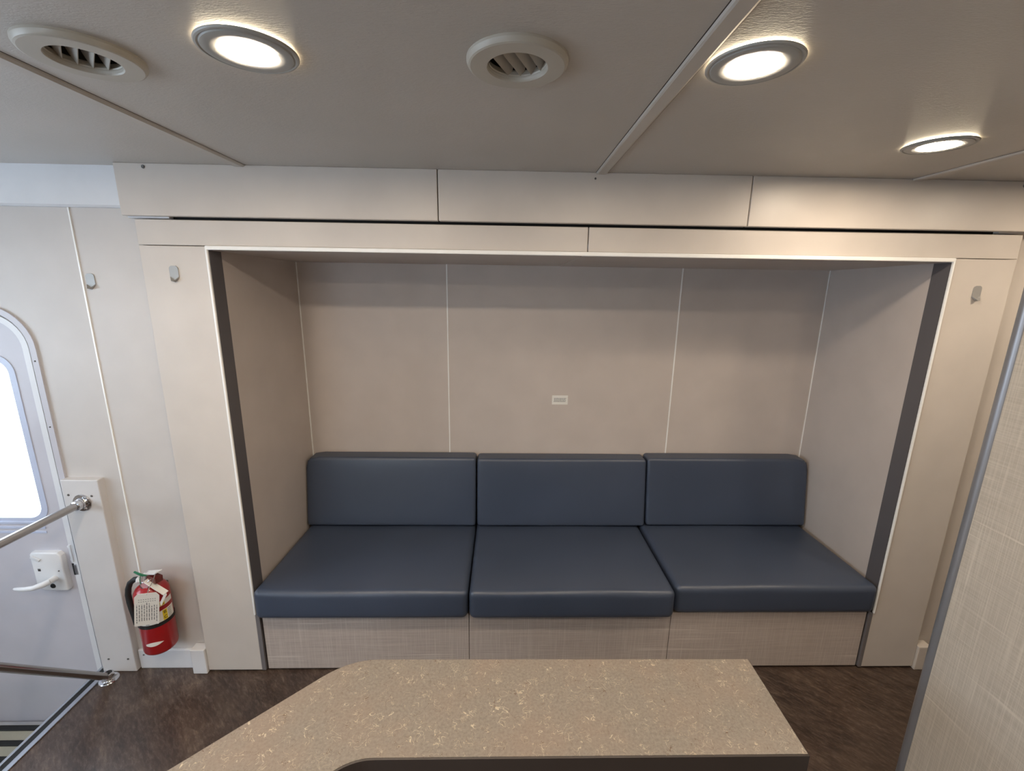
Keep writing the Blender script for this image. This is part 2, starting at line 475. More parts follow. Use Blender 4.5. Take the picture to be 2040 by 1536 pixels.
quadprism('ceiling_niche', MNICHE, 'low ceiling of the sofa niche, left panel', 'ceiling', [(-1.07, 1.664, 1.787), (.286, 1.664, 1.787), (.286, NY, 1.778), (-1.07, NY, 1.778)], (0, 0, .03))
quadprism('ceiling_niche_right', MNICHE, 'low ceiling of the sofa niche, right panel', 'ceiling', [(.289, 1.664, 1.786), (1.72, 1.664, 1.786), (1.72, NY, 1.7765), (.289, NY, 1.7765)], (0, 0, .03))
for n, (x, w_, lab) in enumerate(((-1.0345, .005, 'thin light corner strip in the left back corner of the niche'), (-.2835, .006, 'thin white seam strip on the niche wall above the left cushion'),
                      (.9215, .006, 'thin white seam strip on the niche wall above the right cushion'), (1.6865, .005, 'thin light corner strip in the right back corner of the niche'))):
    SB('trim_%d' % (21+n), MTRIM, lab, 'seam strip', x-w_/2, x+w_/2, NY-.003, NY+.001, .3, 1.779)
SB('floor_niche', MGAP, 'dark underside floor beneath the sofa bench', 'floor', -1.07, 1.72, 1.72, NY+.03, -.06, -.006)
# feet blocks beside the posts
def foot(name, x0, x1, m, lab):
    bm = bmesh.new(); box(bm, x0, x1, 1.640, WY-.001, FLOOR, .112, bev=.003)
    tag(obj(name, bm, m), lab, 'trim block')
foot('corner_block', -1.345, -1.284, MWHITE, 'small pale corner block on the floor left of the left post')
foot('corner_block', 1.898, 1.958, MV, 'small beige corner block on the floor right of the right post')
# fasteners on the valance
def screw(parent, loc, axis=(0, -1, 0), r=.0045, m=None, name='screw'):
    bm = bmesh.new(); lathe(bm, [(0, .0028), (r*.35, .0028), (r*.4, .0018), (r*.7, .0026), (r, .0012), (r, -.001), (0, -.001)], loc, axis, 14)
    return obj(name, bm, m or MSCREW, parent, True)
screw(val[0], (-1.203, VY0, 2.048), r=.006)
screw(val[1], (.314, VY0, 2.040), r=.0035)
screw(val[2], (1.822, VY0, 2.045), r=.006)

# ------------------------------------------------------------------ sofa bench
bench = thing('storage_bench', 'long built-in bench base in linen-look laminate under the blue cushions', 'bench', (.3, 1.98, 0))
def rel(o, par):
    o.parent = par; o.matrix_parent_inverse = Matrix.Translation(-par.location); return o
def P(name, bm, m, par, smooth=False):
    return rel(obj(name, bm, m, None, smooth), par)
for (x0, x1) in ((-1.024, -.134), (-.1315, .7555), (.758, 1.634)):
    bm = bmesh.new(); box(bm, x0, x1, 1.655, 1.673, .002, .286, bev=.0012); P('front_panel', bm, MLIN_X, bench)
for (x0, x1, x2, x3) in ((-1.0485, -1.031, -1.031, -1.025), (1.642, 1.6565, 1.635, 1.642)):
    bm = bmesh.new(); box(bm, x0, x1, 1.648, 1.668, 0, .287, bev=.001); P('side_trim', bm, MSIDE, bench)
    bm = bmesh.new(); box(bm, x2, x3, 1.662, 1.672, 0, .288); P('side_gap', bm, MGAP, bench)
bm = bmesh.new(); box(bm, -1.035, 1.65, 1.674, 2.306, .264, .286); P('seat_board', bm, MLIN_X, bench)
bm = bmesh.new(); box(bm, -1.035, 1.65, 1.735, 1.75, -.004, .262); P('toe_kick', bm, MGAP, bench)

# ------------------------------------------------------------------ cushions
def cushion_mesh(hx, hy, hz, r, puff=(0, 0, 0), corners=(), warp=None):
    def axis(h, nmid):
        a = [-h + r*(1-math.cos(PI/2*k/5)) for k in range(5)] + [-(h-r)+2*(h-r)*k/nmid for k in range(nmid+1)]
        return a + [-x for x in reversed(a[:5])]
    X, Y, Z = axis(hx, 16), axis(hy, 10), axis(hz, 8)
    bm = bmesh.new(); cache = {}
    def V(i, j, k):
        key = (i, j, k)
        if key not in cache: cache[key] = bm.verts.new((X[i], Y[j], Z[k]))
        return cache[key]
    nx, ny, nz = len(X)-1, len(Y)-1, len(Z)-1
    for i in range(nx):
        for j in range(ny):
            bm.faces.new((V(i, j, 0), V(i, j+1, 0), V(i+1, j+1, 0), V(i+1, j, 0))); bm.faces.new((V(i, j, nz), V(i+1, j, nz), V(i+1, j+1, nz), V(i, j+1, nz)))
    for i in range(nx):
        for k in range(nz):
            bm.faces.new((V(i, 0, k), V(i+1, 0, k), V(i+1, 0, k+1), V(i, 0, k+1))); bm.faces.new((V(i, ny, k), V(i, ny, k+1), V(i+1, ny, k+1), V(i+1, ny, k)))
    for j in range(ny):
        for k in range(nz):
            bm.faces.new((V(0, j, k), V(0, j, k+1), V(0, j+1, k+1), V(0, j+1, k))); bm.faces.new((V(nx, j, k), V(nx, j+1, k), V(nx, j+1, k+1), V(nx, j, k+1)))
    H = (hx, hy, hz)
    for v in bm.verts:
        p = v.co.copy()
        q = Vector([max(-(H[i]-r), min(H[i]-r, p[i])) for i in range(3)]); d = p-q
        m = max(abs(c) for c in d)
        if d.length > 1e-9: p = q + d*(m/d.length) if m < r-1e-9 else q + d.normalized()*r
        u = [p[i]/H[i] for i in range(3)]
        s = lambda t: max(0, 1-t*t)**.6
        p.x += puff[0]*u[0]*s(u[1])*s(u[2]); p.y += puff[1]*u[1]*s(u[0])*s(u[2]); p.z += puff[2]*max(0, u[2])*s(u[0])*s(u[1])
        for (sx, sz, R) in corners:
            a, b_ = sx*p.x-(hx-R), sz*p.z-(hz-R)
            if a > 0 and b_ > 0:
                L = math.hypot(a, b_); f = max(a, b_)/L
                p.x = sx*(hx-R+a*f); p.z = sz*(hz-R+b_*f)
        if warp: p = warp(p)
        v.co = p
    return bm

SEATS = [(-1.030, -.1355, 1.612, .287, 'blue vinyl seat cushion at the left end of the bench'),
         (-.1295, .7505, 1.610, .287, 'blue vinyl seat cushion in the middle of the bench'),
         (.7590, 1.6490, 1.634, .292, 'blue vinyl seat cushion at the right end of the bench, set back slightly')]
for i, (x0, x1, yf, zb, lab) in enumerate(SEATS):
    yb, zt = 2.305, .424 if i < 2 else .430
    hx, hy, hz = (x1-x0)/2, (yb-yf)/2, (zt-zb)/2
    def wp(p, i=i, hx=hx, hy=hy):
        t = (p.y+hy)/(2*hy)                       # 0 front, 1 back
        p.z -= .024*min(1, t*1.3) if p.z > 0 else 0
        p.z += .002*math.sin(p.x*9+i) if p.z > 0 else 0
        cx = (x0+x1)/2                            # follow the side walls: right wall opens out a little
        if i == 2 and p.x > 0: p.x += .020*t
        if i == 1: p.x += .014*t*(p.x/hx*.5+.5)
        if i == 2 and p.x < 0: p.x += .014*t
        return p
    bm = cushion_mesh(hx, hy, hz, .026, (.0015, .004, .003), (), wp)
    o = obj('seat_cushion', bm, MVINYL, None, True, loc=((x0+x1)/2, (yf+yb)/2, (zb+zt)/2))
    tag(o, lab, 'cushion', 'blue seat cushions on the bench')
BACKS = [(-1.033, -.1345, ((-1, 1, .045),), .776, 'blue vinyl back cushion at the left end, rounded at its left top corner'),
         (-.126, .7845, (), .772, 'blue vinyl back cushion in the middle of the row'),
         (.7925, 1.6775, ((1, 1, .045),), .779, 'blue vinyl back cushion at the right end, rounded at its right top corner')]
for i, (x0, x1, cor, zt, lab) in enumerate(BACKS):
    zb = .4075 if i < 2 else .412; hx, hy, hz = (x1-x0)/2, .075, (zt-zb)/2
    def wb(p, hy=hy, hz=hz, hx=hx, i=i):
        t = (p.z+hz)/(2*hz)                       # 0 bottom, 1 top
        f = (hy-p.y)/(2*hy)                       # 1 at the front face
        p.y += f*.058*t
        if i == 2 and p.x > 0: p.x -= .006*f
        return p
    bm = cushion_mesh(hx, hy, hz, .016, (.001, .006, .002), cor, wb)
    o = obj('back_cushion', bm, MVINYL, None, True, loc=((x0+x1)/2, 2.132+.075+.022, (zb+zt)/2))
    tag(o, lab, 'cushion', 'blue back cushions against the niche wall')
    bm = bmesh.new()   # piping seam along the top front edge
    zz = hz-.016
    tube(bm, [(-hx+.05, -hy+.058+.003, hz-.010), (0, -hy+.058+.000, hz-.010), (hx-.05, -hy+.058+.003, hz-.010)], .0016, 6)
    s_ = obj('top_seam', bm, MVINYL, o, True)

# ------------------------------------------------------------------ wall label
lb = B('notice_label', MPAPER, None, -.043, .043, -.0012, 0, -.0255, .0255, bev=.0004)
lb.location = (.317, NY, 1.076); tag(lb, 'small white printed label stuck on the niche back wall', 'label')
bm = bmesh.new()
for r_, z in enumerate((.009, .003, -.003, -.009)):
    x = -.032 if r_ < 3 else -.034
    while x < .031:
        w_ = random.uniform(.004, .010); box(bm, x, min(x+w_, .034), -.0018, -.001, z-.0014, z+.0014); x += w_+.0018
obj('print', bm, MINKL, lb)

# ------------------------------------------------------------------ wall hooks
def hook(loc, lab):
    t = thing('wall_hook', lab, 'hook', loc, 'steel wall hooks')
    bm = bmesh.new()
    pl = [(-.0155, .018), (-.0155, -.012), (0, -.024), (.0155, -.012), (.0155, .018), (.0135, .023), (.008, .027), (-.008, .027), (-.0135, .023)]
    prism_y(bm, pl, -.003, 0); obj('back_plate', bm, MHOOK, t)
    bm = bmesh.new()   # folded ledge that comes forward to a point
    q = [bm.verts.new(p) for p in ((-.0155, -.003, -.010), (0, -.003, -.0235), (.0155, -.003, -.010), (.0045, -.017, -.026), (-.0045, -.017, -.026), (0, -.002, -.030), (-.0155, -.001, -.0135), (.0155, -.001, -.0135))]
    for f_ in ((0, 1, 4), (1, 3, 4), (1, 2, 3), (0, 4, 6), (4, 5, 6), (4, 3, 5), (3, 7, 5), (3, 2, 7), (0, 6, 5, 7, 2, 1)): bm.faces.new([q[i] for i in f_])
    obj('hook_tongue', bm, MHOOK, t)
    return t
hook((-1.501, WY, 1.672), 'steel adhesive hook on the left wall beside the seam strip')
hook((-1.172, FY, 1.703), 'pale steel adhesive hook on the left post of the surround')
hook((1.772, FY, 1.676), 'brownish steel adhesive hook on the right post of the surround')

# ------------------------------------------------------------------ ceiling lamps and vents
def lamp_parts(t):
    bm = bmesh.new()
    lathe(bm, [(.0455, -.003), (.0455, -.0066), (.047, -.0074), (.056, -.0080), (.065, -.0082), (.0685, -.0076), (.0700, -.0058), (.0716, -.0058), (.0732, -.0070), (.0765, -.0064), (.0780, -.0042), (.0780, -.0032), (.0455, -.003)], (0, 0, 0), n=64)
    obj('trim_ring', bm, MRING, t, True)
    bm = bmesh.new()
    lathe(bm, [(.066, 0), (.0715, 0), (.0715, -.0029), (.066, -.0029), (.066, 0)], (0, 0, 0), n=64)
    obj('rim_glow', bm, MGLOW, t, True)
    bm = bmesh.new()
    lathe(bm, [(.0453, -.0062), (.040, -.0069), (.030, -.0074), (.014, -.0077), (0, -.0078)], (0, 0, 0), n=48)
    obj('lens', bm, MLAMP, t, True)
MRING = plain('lamp_ring_grey', srgb(168, 168, 164), .35)
LL = ['recessed ceiling downlight beside the left slatted vent', 'recessed ceiling downlight right of the middle batten', 'small-looking ceiling downlight nearest the right corner',
      'ceiling downlight near the entry door', 'ceiling downlight above the corner behind the partition', 'ceiling downlight overhead, left', 'ceiling downlight overhead, right', 'ceiling downlight behind the viewer, near the door', 'ceiling downlight beyond the partition']
proto = None
for i, (x, y) in enumerate(LAMPS):
    if proto is None:
        t = thing('downlight', LL[0], 'ceiling light', (x, y, CEIL), 'recessed ceiling downlights'); lamp_parts(t); proto = t
    else:
        t = proto.copy(); C.objects.link(t); t.location = (x, y, CEIL); t['label'] = LL[i]
        for ch in list(proto.children):
            c = ch.copy(); C.objects.link(c); c.parent = t

def vent(x, y, lab, ang, tilt, off0, D, pw, LR):
    t = thing('air_vent', lab, 'vent', (x, y, CEIL), 'round ceiling vents')
    bm = bmesh.new()
    lathe(bm, [(.0505, .004), (.0505, -.006), (.0515, -.0100), (.0530, -.0122), (.056, -.0124), (.0815, -.0122), (.0845, -.0108), (.0865, -.0078), (.088, -.004), (.088, 0), (.059, .0), (.059, .004)], n=64)
    obj('flange', bm, MVENT, t, 14)
    bm = bmesh.new()
    lathe(bm, [(.0595, 0), (.0595, .055), (.0, .058)], n=40)
    lathe(bm, [(.0575, .0), (.0575, .0535), (.0, .0565)], n=40)
    obj('duct', bm, MDARKDUCT, t, True)
    bm = bmesh.new()
    lathe(bm, [(.0570, .006), (.0570, -.002), (.0515, -.006), (.0495, -.002), (.0515, .006)], n=48)
    obj('inner_ring', bm, MVENT, t, True)
    ca, sa = math.cos(ang), math.sin(ang)
    for k in range(4):
        off = off0 + .0205*k
        L = math.sqrt(max(0.0001, LR**2-off*off)); bm = bmesh.new()
        n = 16
        ct, st = math.cos(tilt), math.sin(tilt)
        A, Bv = [], []
        for q in range(n+1):
            s_ = -L + 2*L*q/n
            dep = D*max(0.004, 1-(s_/L)**2)**pw
            p0 = (s_, off, -.004); p1 = (s_, off+dep*st, -.004+dep*ct)
            for (p, l) in ((p0, A), (p1, Bv)):
                u, v, z = p; v = max(-.055, min(.055, v))
                l.append((u*ca - v*sa, u*sa + v*ca, z))
        th = Vector((-sa*ct, ca*ct, -st))*.0016
        va = [bm.verts.new(p) for p in A]; vb = [bm.verts.new(p) for p in Bv]
        va2 = [bm.verts.new(Vector(p)+th) for p in A]; vb2 = [bm.verts.new(Vector(p)+th) for p in Bv]
        for q in range(n):
            bm.faces.new((va[q], va[q+1], vb[q+1], vb[q])); bm.faces.new((va2[q], vb2[q], vb2[q+1], va2[q+1]))
            bm.faces.new((va[q], va2[q], va2[q+1], va[q+1])); bm.faces.new((vb[q], vb[q+1], vb2[q+1], vb2[q]))
        bm.faces.new((va[0], vb[0], vb2[0], va2[0])); bm.faces.new((va[n], va2[n], vb2[n], vb[n]))
        obj('louver', bm, MLOUVER, t)
    return t
vent(VENTS[0][0], VENTS[0][1], 'round cream ceiling vent with open louvers in the left corner', math.radians(132), math.radians(36), -.034, .032, .5, .050)
vent(VENTS[1][0], VENTS[1][1], 'round cream ceiling vent with closed louvers between the downlights', math.radians(67.5), math.radians(-44), -.0285, .027, .5, .0562)

# ------------------------------------------------------------------ entry door
door = B('door_1', MDOOR, None, DX0+.04, DX1-.04, 1.694, 1.72, -.37, 1.545)
# door leaf with rounded corners and a window opening: ring + filler
bpy.data.objects.remove(door)
def inset(d, R=.16): return rrect(DX0+d, DX1-d, -.40+d, DZ1-d, max(.02, R-d), .02)
bm = bmesh.new()
ow = rrect(-2.322, -1.857, .700, 1.395, .07)
prof = inset(.048)
ring_y(bm, prof, ow, 1.689, 1.722)
door = struct(obj('door_1', bm, MDOOR), 'grey-white entry door with a rounded window and lever handle', 'door')
def D(name, bm, m, sm=False): return obj(name, bm, m, door, sm)
bm = bmesh.new(); ring_y(bm, inset(-.003), inset(.0195), 1.677, 1.700); D('door_frame', bm, MDOOR)
bm = bmesh.new(); ring_y(bm, inset(.0195), inset(.0275), 1.692, 1.705); D('rubber_seal', bm, MJAMB)
bm = bmesh.new(); ring_y(bm, inset(.0265), inset(.049), 1.6805, 1.705); D('door_edge_band', bm, MWHITE)
bm = bmesh.new(); ring_y(bm, rrect(-2.326, -1.853, .696, 1.399, .074), rrect(-2.302, -1.877, .720, 1.375, .052), 1.686, 1.702); wf = D('window_frame', bm, MSILL)
bm = bmesh.new()
for z, d in ((.700, .006), (.676, .004), (.655, .003)): box(bm, -2.33, -1.88, 1.689-d, 1.690, z-.006, z+.004, bev=.001)
D('window_sill', bm, MSILL)
bm = bmesh.new(); box(bm, -2.305, -1.872, 1.704, 1.708, .716, 1.378); D('door_glass', bm, MGLASS)
for z in (1.395, 1.09, .95):
    pass
screw(door, (-1.758, 1.677, 1.375), r=.003); screw(door, (-1.758, 1.677, 1.115), r=.003)
# lock plate
bm = bmesh.new()
pl = [(-1.953, .560), (-1.946, .569), (-1.840, .569), (-1.828, .555), (-1.825, .400), (-1.832, .389), (-1.928, .391), (-1.953, .415)]
prism_y(bm, pl, 1.667, 1.690)
es = [e for e in bm.edges if all(abs(v.co.y-1.667) < 1e-5 for v in e.verts)]
bmesh.ops.bevel(bm, geom=es, offset=.006, segments=3, affect='EDGES', profile=.5)
lk = D('lock_plate', bm, MPLASTIC, True)
bm = bmesh.new(); tube(bm, [(-1.868, 1.668, .452), (-1.870, 1.640, .452)], .012, 20)
tube(bm, [(-1.868, 1.645, .452), (-1.885, 1.628, .447), (-1.915, 1.618, .440), (-1.950, 1.618, .435), (-1.985, 1.622, .432), (-2.000, 1.626, .431)], .010, 14, radii=[.012, .012, .010, .009, .007, .004]); obj('lever_handle', bm, MPLASTIC, lk, True)
bm = bmesh.new(); box(bm, -.019, .019, -.008, 0, -.0065, .0065, bev=.003); k_ = obj('lock_switch', bm, MPLASTIC, lk, True); k_.location = (-1.928, 1.668, .545); k_.rotation_euler = (0, math.radians(28), 0)
bm = bmesh.new(); lathe(bm, [(0, .003), (.009, .003), (.011, 0), (.011, -.002), (0, -.002)], (-1.885, 1.667, .414), (0, -1, 0), 20); obj('key_cylinder', bm, MBLACK, lk, True)
bm = bmesh.new(); box(bm, -1.931, -1.920, 1.6655, 1.668, .484, .496, bev=.001); obj('lock_marking', bm, MSCREW, lk)
screw(lk, (-1.846, 1.667, .486), r=.003)
# strike and latch hole in the edge band
bm = bmesh.new(); box(bm, -1.7975, -1.7885, 1.676, 1.689, .520, .600, bev=.002); box(bm, -1.804, -1.795, 1.678, 1.69, .584, .594, bev=.002); box(bm, -1.802, -1.793, 1.678, 1.69, .526, .536, bev=.002); D('strike_guide', bm, MWHITE, True)
bm = bmesh.new(); box(bm, -1.8010, -1.7925, 1.6795, 1.684, .458, .512); D('latch_hole', bm, MBLACK)
bm = bmesh.new(); box(bm, -1.7925, -1.783, 1.678, 1.684, .460, .508, bev=.001); D('latch_plate', bm, MALU)

# stepwell
bm = bmesh.new()
prism_z(bm, [(XL, SWY0), (SWX, SWY0), (SWX, 1.689), (XL, 1.689)], -.43, -.40)
box(bm, SWX, SWX+.02, SWY0, 1.689, -.42, FLOOR-.0505)
box(bm, XL, SWX, SWY0-.02, SWY0, -.42, FLOOR-.0505)
struct(obj('floor_stepwell', bm, MSTEP), 'lowered grey step floor in front of the entry door', 'step')
tr = thing('step_tread', 'cream ribbed stair tread edged in black rubber below the entry door', 'tread', (-2.3, 1.5, -.399))
def T(name, *a, m=None):
    bm = bmesh.new(); box(bm, *a, bev=.002); return P(name, bm, m, tr)
T('tread_base', -3.05, SWX-.02, 1.30, 1.676, -.399, -.305, m=MSTEP)
T('tread_mat', -3.05, SWX-.025, 1.34, 1.655, -.305, -.298, m=MTREAD)
for y0 in (1.626, 1.558, 1.490, 1.422): T('rubber_strip', -3.05, SWX-.024, y0, y0+.024, -.302, -.293, m=MBLACK)
# nosing along the floor edge
ns = struct(B('trim_25', MALU, None, SWX-.004, SWX+.016, SWY0, 1.684, FLOOR-.001, FLOOR+.006, bev=.002), 'aluminium nosing along the edge of the floor at the stepwell', 'nosing')
bm = bmesh.new(); box(bm, SWX-.026, SWX-.004, SWY0, 1.684, FLOOR-.006, FLOOR+.002); obj('rubber_insert', bm, MBLACK, ns)
bm = bmesh.new(); box(bm, SWX-.038, SWX-.026, SWY0, 1.684, FLOOR-.03, FLOOR+.005, bev=.002); obj('outer_lip', bm, MALU, ns)

# ------------------------------------------------------------------ rail board and rails
bd = B('mounting_board', MBOARD, None, -1.746, -1.600, 1.655, WY+.004, FLOOR, .902, bev=.003)
tag(bd, 'tall white mounting board beside the entry door carrying the handrail', 'board')
for (x, z) in ((-1.724, .838), (-1.634, .834), (-1.712, .056), (-1.628, .056)): screw(bd, (x, 1.655, z), r=.0045)
bl = bpy.data.objects['baseboard_left']; screw(bl, (-1.572, WY-.014, .062), r=.004)

def flange(par, loc, axis, r=.036):
    bm = bmesh.new(); lathe(bm, [(0, .016), (.020, .016), (.021, .008), (.024, .005), (r-.002, .004), (r, .002), (r, -.001), (0, -.001)], loc, axis, 40)
    f = P('flange', bm, MCHROME, par, True)
    ax = Vector(axis).normalized(); u = ax.cross(Vector((1, 0, 0))).normalized(); w_ = ax.cross(u)
    for k in range(3):
        a = 2*PI*k/3+PI/2; p = Vector(loc)+(u*math.cos(a)+w_*math.sin(a))*(r*.74)+ax*.004
        bm = bmesh.new(); lathe(bm, [(0, .004), (.004, .003), (.0055, 0), (.0055, -.001), (0, -.001)], p, axis, 12)
        s_ = obj('flange_screw', bm, MCHROME, f, True)
    bm = bmesh.new(); lathe(bm, [(.014, .0), (.020, .002), (.021, .010), (.019, .020), (.0145, .022)], Vector(loc)+ax*.012, axis, 32)
    obj('flange_collar', bm, MCHROME, f, True)
    return f
gr = thing('handrail', 'upper stainless handrail running from the mounting board toward the viewer', 'handrail', (-1.675, 1.6538, .805))
bm = bmesh.new()
tube(bm, [(-1.675, 1.648, .805), (-1.676, 1.60, .805), (-1.695, 1.20, .803), (-1.705, .98, .802), (-1.706, .945, .793), (-1.707, .925, .765), (-1.707, .92, .73), (-1.707, .92, .40), (-1.707, .92, .0)], .0145, 24)
P('rail', bm, MSTEEL, gr, True)
flange(gr, (-1.675, 1.6538, .805), (0, -1, 0))
flange(gr, (-1.707, .92, FLOOR), (0, 0, 1))
gl = thing('handrail', 'lower stainless rail rising from a floor flange at the foot of the board', 'handrail', (-1.690, 1.612, FLOOR))
bm = bmesh.new()
tube(bm, [(-1.688, 1.608, .008), (-1.688, 1.598, .022), (-1.692, 1.27, .405), (-1.700, .985, .738)], .0145, 24)
P('rail', bm, MSTEEL, gl, True)
flange(gl, (-1.688, 1.615, FLOOR), (0, 0, 1))

# ------------------------------------------------------------------ fire extinguisher
EX, EY, R_ = -1.434, 1.613, .060
ex = thing('fire_extinguisher', 'red fire extinguisher with black hose hung on the wall beside the board', 'fire extinguisher', (EX, EY, .165))
bm = bmesh.new()
lathe(bm, [(0, .006), (.040, .004), (.052, 0), (.058, .006), (R_, .014), (R_, .262), (.058, .274), (.050, .290), (.036, .302), (.022, .308), (.018, .318), (0, .318)], (EX, EY, .165), n=56)
tank = P('tank', bm, MRED, ex, True)
cam_a = math.degrees(math.atan2(-EY, -EX))   # direction from the tank toward the room centre
def arc(name, m, par, r, a0, a1, z0, z1, n=24, slope=0, th=.0008):
    bm = bmesh.new(); V0 = []
    for k in range(n+1):
        a = math.radians(a0+(a1-a0)*k/n); t = k/n
        row = []
        for rr in (r, r+th):
            for z in (z0, z1): row.append(bm.verts.new((EX+rr*math.cos(a), EY+rr*math.sin(a), z+slope*t)))
        V0.append(row)
    for k in range(n):
        a, b_ = V0[k], V0[k+1]
        bm.faces.new((a[2], b_[2], b_[3], a[3])); bm.faces.new((a[0], a[1], b_[1], b_[0]))
        bm.faces.new((a[1], a[3], b_[3], b_[1])); bm.faces.new((a[0], b_[0], b_[2], a[2]))
    bm.faces.new((V0[0][0], V0[0][2], V0[0][3], V0[0][1])); bm.faces.new((V0[-1][0], V0[-1][1], V0[-1][3], V0[-1][2]))
    return obj(name, bm, m, par, True)
tank_mw = tank
lbp = P('label', bmesh.new(), MPAPER, ex)
bpy.data.objects.remove(lbp)
F = cam_a
def arcP(name, m, *a, **k):
    o = arc(name, m, None, *a, **k); return rel(o, ex)
lab1 = arcP('label', MPAPER, R_+.0002, F-75, F+68, .314, .362)
lab2 = arcP('label', MPAPER, R_+.0002, F-75, F+68, .382, .404)
bm = bmesh.new(); rows = []
for k in range(17):
    t = k/16; a_ = math.radians(F-50+58*t); h_ = .0085*math.sin(PI*min(1, .12+t*.88))+.0004
    rows.append([bm.verts.new((EX+r_*math.cos(a_), EY+r_*math.sin(a_), .221+h_*sg+.003*t)) for r_ in (R_+.0001, R_+.001) for sg in (-1, 1)])
for a_, b_ in zip(rows, rows[1:]):
    for i, j in ((0, 1), (1, 3), (3, 2), (2, 0)): bm.faces.new((a_[i], a_[j], b_[j], b_[i]))
bm.faces.new([rows[0][i] for i in (0, 1, 3, 2)]); bm.faces.new([rows[-1][i] for i in (0, 2, 3, 1)])
rel(obj('label', bm, MPAPER, None, True), ex)
arcP('strap', MBLACK, R_+.0006, F-180, F+180, .298, .314, n=60, th=.0016)
def arcC(name, m, par, *a, **k):
    o = arc(name, m, None, *a, **k); o.parent = par; o.matrix_parent_inverse = par.matrix_parent_inverse.copy() if False else Matrix.Identity(4); return o
def under(o, par):
    """child of a part whose own frame is the world (mesh data in world metres)"""
    o.parent = par; return o
yl = arc('yellow_panel', MYEL, None, R_+.0011, F+20, F+36, .3155, .3605); under(yl, lab1)
yl2 = arc('yellow_panel', MYEL, None, R_+.0011, F+16, F+32, .3835, .4025); under(yl2, lab2)
def on_tank(a, z, off=.0022):
    a = math.radians(a); nrm = Vector((math.cos(a), math.sin(a), 0)); pos = Vector((EX, EY, z))+nrm*(R_+off)
    xax = Vector((-nrm.y, nrm.x, 0)); zax = Vector((0, 0, 1))
    return Matrix(((xax.x, zax.x, nrm.x, pos.x), (xax.y, zax.y, nrm.y, pos.y), (xax.z, zax.z, nrm.z, pos.z), (0, 0, 0, 1)))
under(text_obj('letter', 'A', .018, MINKD, None, on_tank(F+24, .393)), lab2)
under(text_obj('letter', 'B', .018, MINKD, None, on_tank(F+28, .350)), lab1)
under(text_obj('letter', 'C', .018, MINKD, None, on_tank(F+28, .327)), lab1)
bm = bmesh.new()
for (a, z, s_) in ((F-30, .322, .008), (F-2, .322, .009)):
    M4 = on_tank(a, z, .0012)
    r = bmesh.ops.create_cube(bm, size=1); bmesh.ops.scale(bm, vec=(s_*1.5, s_*1.2, .0008), verts=r['verts']); bmesh.ops.transform(bm, matrix=M4, verts=r['verts'])
under(obj('pictogram', bm, MINK, None), lab1)
bm = bmesh.new()
for k in range(6):
    for (a) in (F+46,):
        M4 = on_tank(a, .318+.0075*k, .0010)
        r = bmesh.ops.create_cube(bm, size=1); bmesh.ops.scale(bm, vec=(.014, .0022, .0006), verts=r['verts']); bmesh.ops.transform(bm, matrix=M4, verts=r['verts'])
under(obj('print', bm, MINK, None), lab1)
# valve, handles, gauge, hose
Z0 = .483
bm = bmesh.new(); lathe(bm, [(0, -.01), (.017, -.01), (.017, .006), (.013, .008), (.013, .030), (.010, .034), (0, .034)], (EX, EY, Z0), n=24); P('valve', bm, MCHROME, ex, True)
hd = Vector((math.cos(math.radians(-20)), math.sin(math.radians(-20)), 0))   # handles point right and slightly to the viewer
sd = Vector((-hd.y, hd.x, 0))
def bar(bm, p0, p1, w0, w1, t):
    p0, p1 = Vector(p0), Vector(p1); d = (p1-p0).normalized(); up = Vector((0, 0, 1)); s_ = d.cross(up).normalized(); nrm = s_.cross(d)
    vs = [bm.verts.new(p+s_*w*sg+nrm*t*tg) for (p, w) in ((p0, w0), (p1, w1)) for sg in (-1, 1) for tg in (-.5, .5)]
    for f in ((0, 1, 3, 2), (4, 6, 7, 5), (0, 4, 5, 1), (2, 3, 7, 6), (0, 2, 6, 4), (1, 5, 7, 3)): bm.faces.new([vs[i] for i in f])
O = Vector((EX, EY, 0))
bm = bmesh.new(); bar(bm, O-hd*.016+Vector((0, 0, .512)), O+hd*.062+Vector((0, 0, .534)), .013, .015, .004)
bar(bm, O+hd*.060+Vector((0, 0, .534)), O+hd*.070+Vector((0, 0, .541)), .015, .012, .003); P('squeeze_lever', bm, MPLASTIC, ex)
bm = bmesh.new(); bar(bm, O+hd*.008+Vector((0, 0, .507)), O+hd*.062+Vector((0, 0, .500)), .012, .014, .024); P('carry_handle', bm, MDRED, ex)
bm = bmesh.new(); bar(bm, O+hd*.016-sd*.022+Vector((0, 0, .500)), O+Vector((.086, -.034, .447)), .011, .012, .004)
bar(bm, O+Vector((.086, -.034, .447)), O+Vector((.070, -.048, .408)), .012, .011, .004); P('hanging_strap', bm, MPAPER, ex)
ga = math.radians(F-32); gn = Vector((math.cos(ga), math.sin(ga), .1)).normalized(); gp = O+Vector((0, 0, .477))+gn*.030
bm = bmesh.new(); lathe(bm, [(.0, -.016), (.010, -.016), (.012, -.004), (.016, -.003), (.017, .003), (.0145, .004), (.013, .001), (0, .001)], gp, gn, 24); g_ = P('pressure_gauge', bm, MCHROME, ex, True)
bm = bmesh.new(); lathe(bm, [(0, .0018), (.0128, .0018), (.0128, .001), (0, .001)], gp, gn, 20); under(obj('gauge_face', bm, MPINK, None), g_)
bm = bmesh.new()   # pull ring
c0 = O+Vector((0, 0, .488))+Vector((math.cos(math.radians(F+8)), math.sin(math.radians(F+8)), 0))*.036; un = Vector((-math.sin(math.radians(F)), math.cos(math.radians(F)), 0))
tube(bm, [c0+un*.014*math.cos(a)+Vector((0, 0, 1))*.014*math.sin(a) for a in [2*PI*k/20 for k in range(21)]], .0018, 8, False)
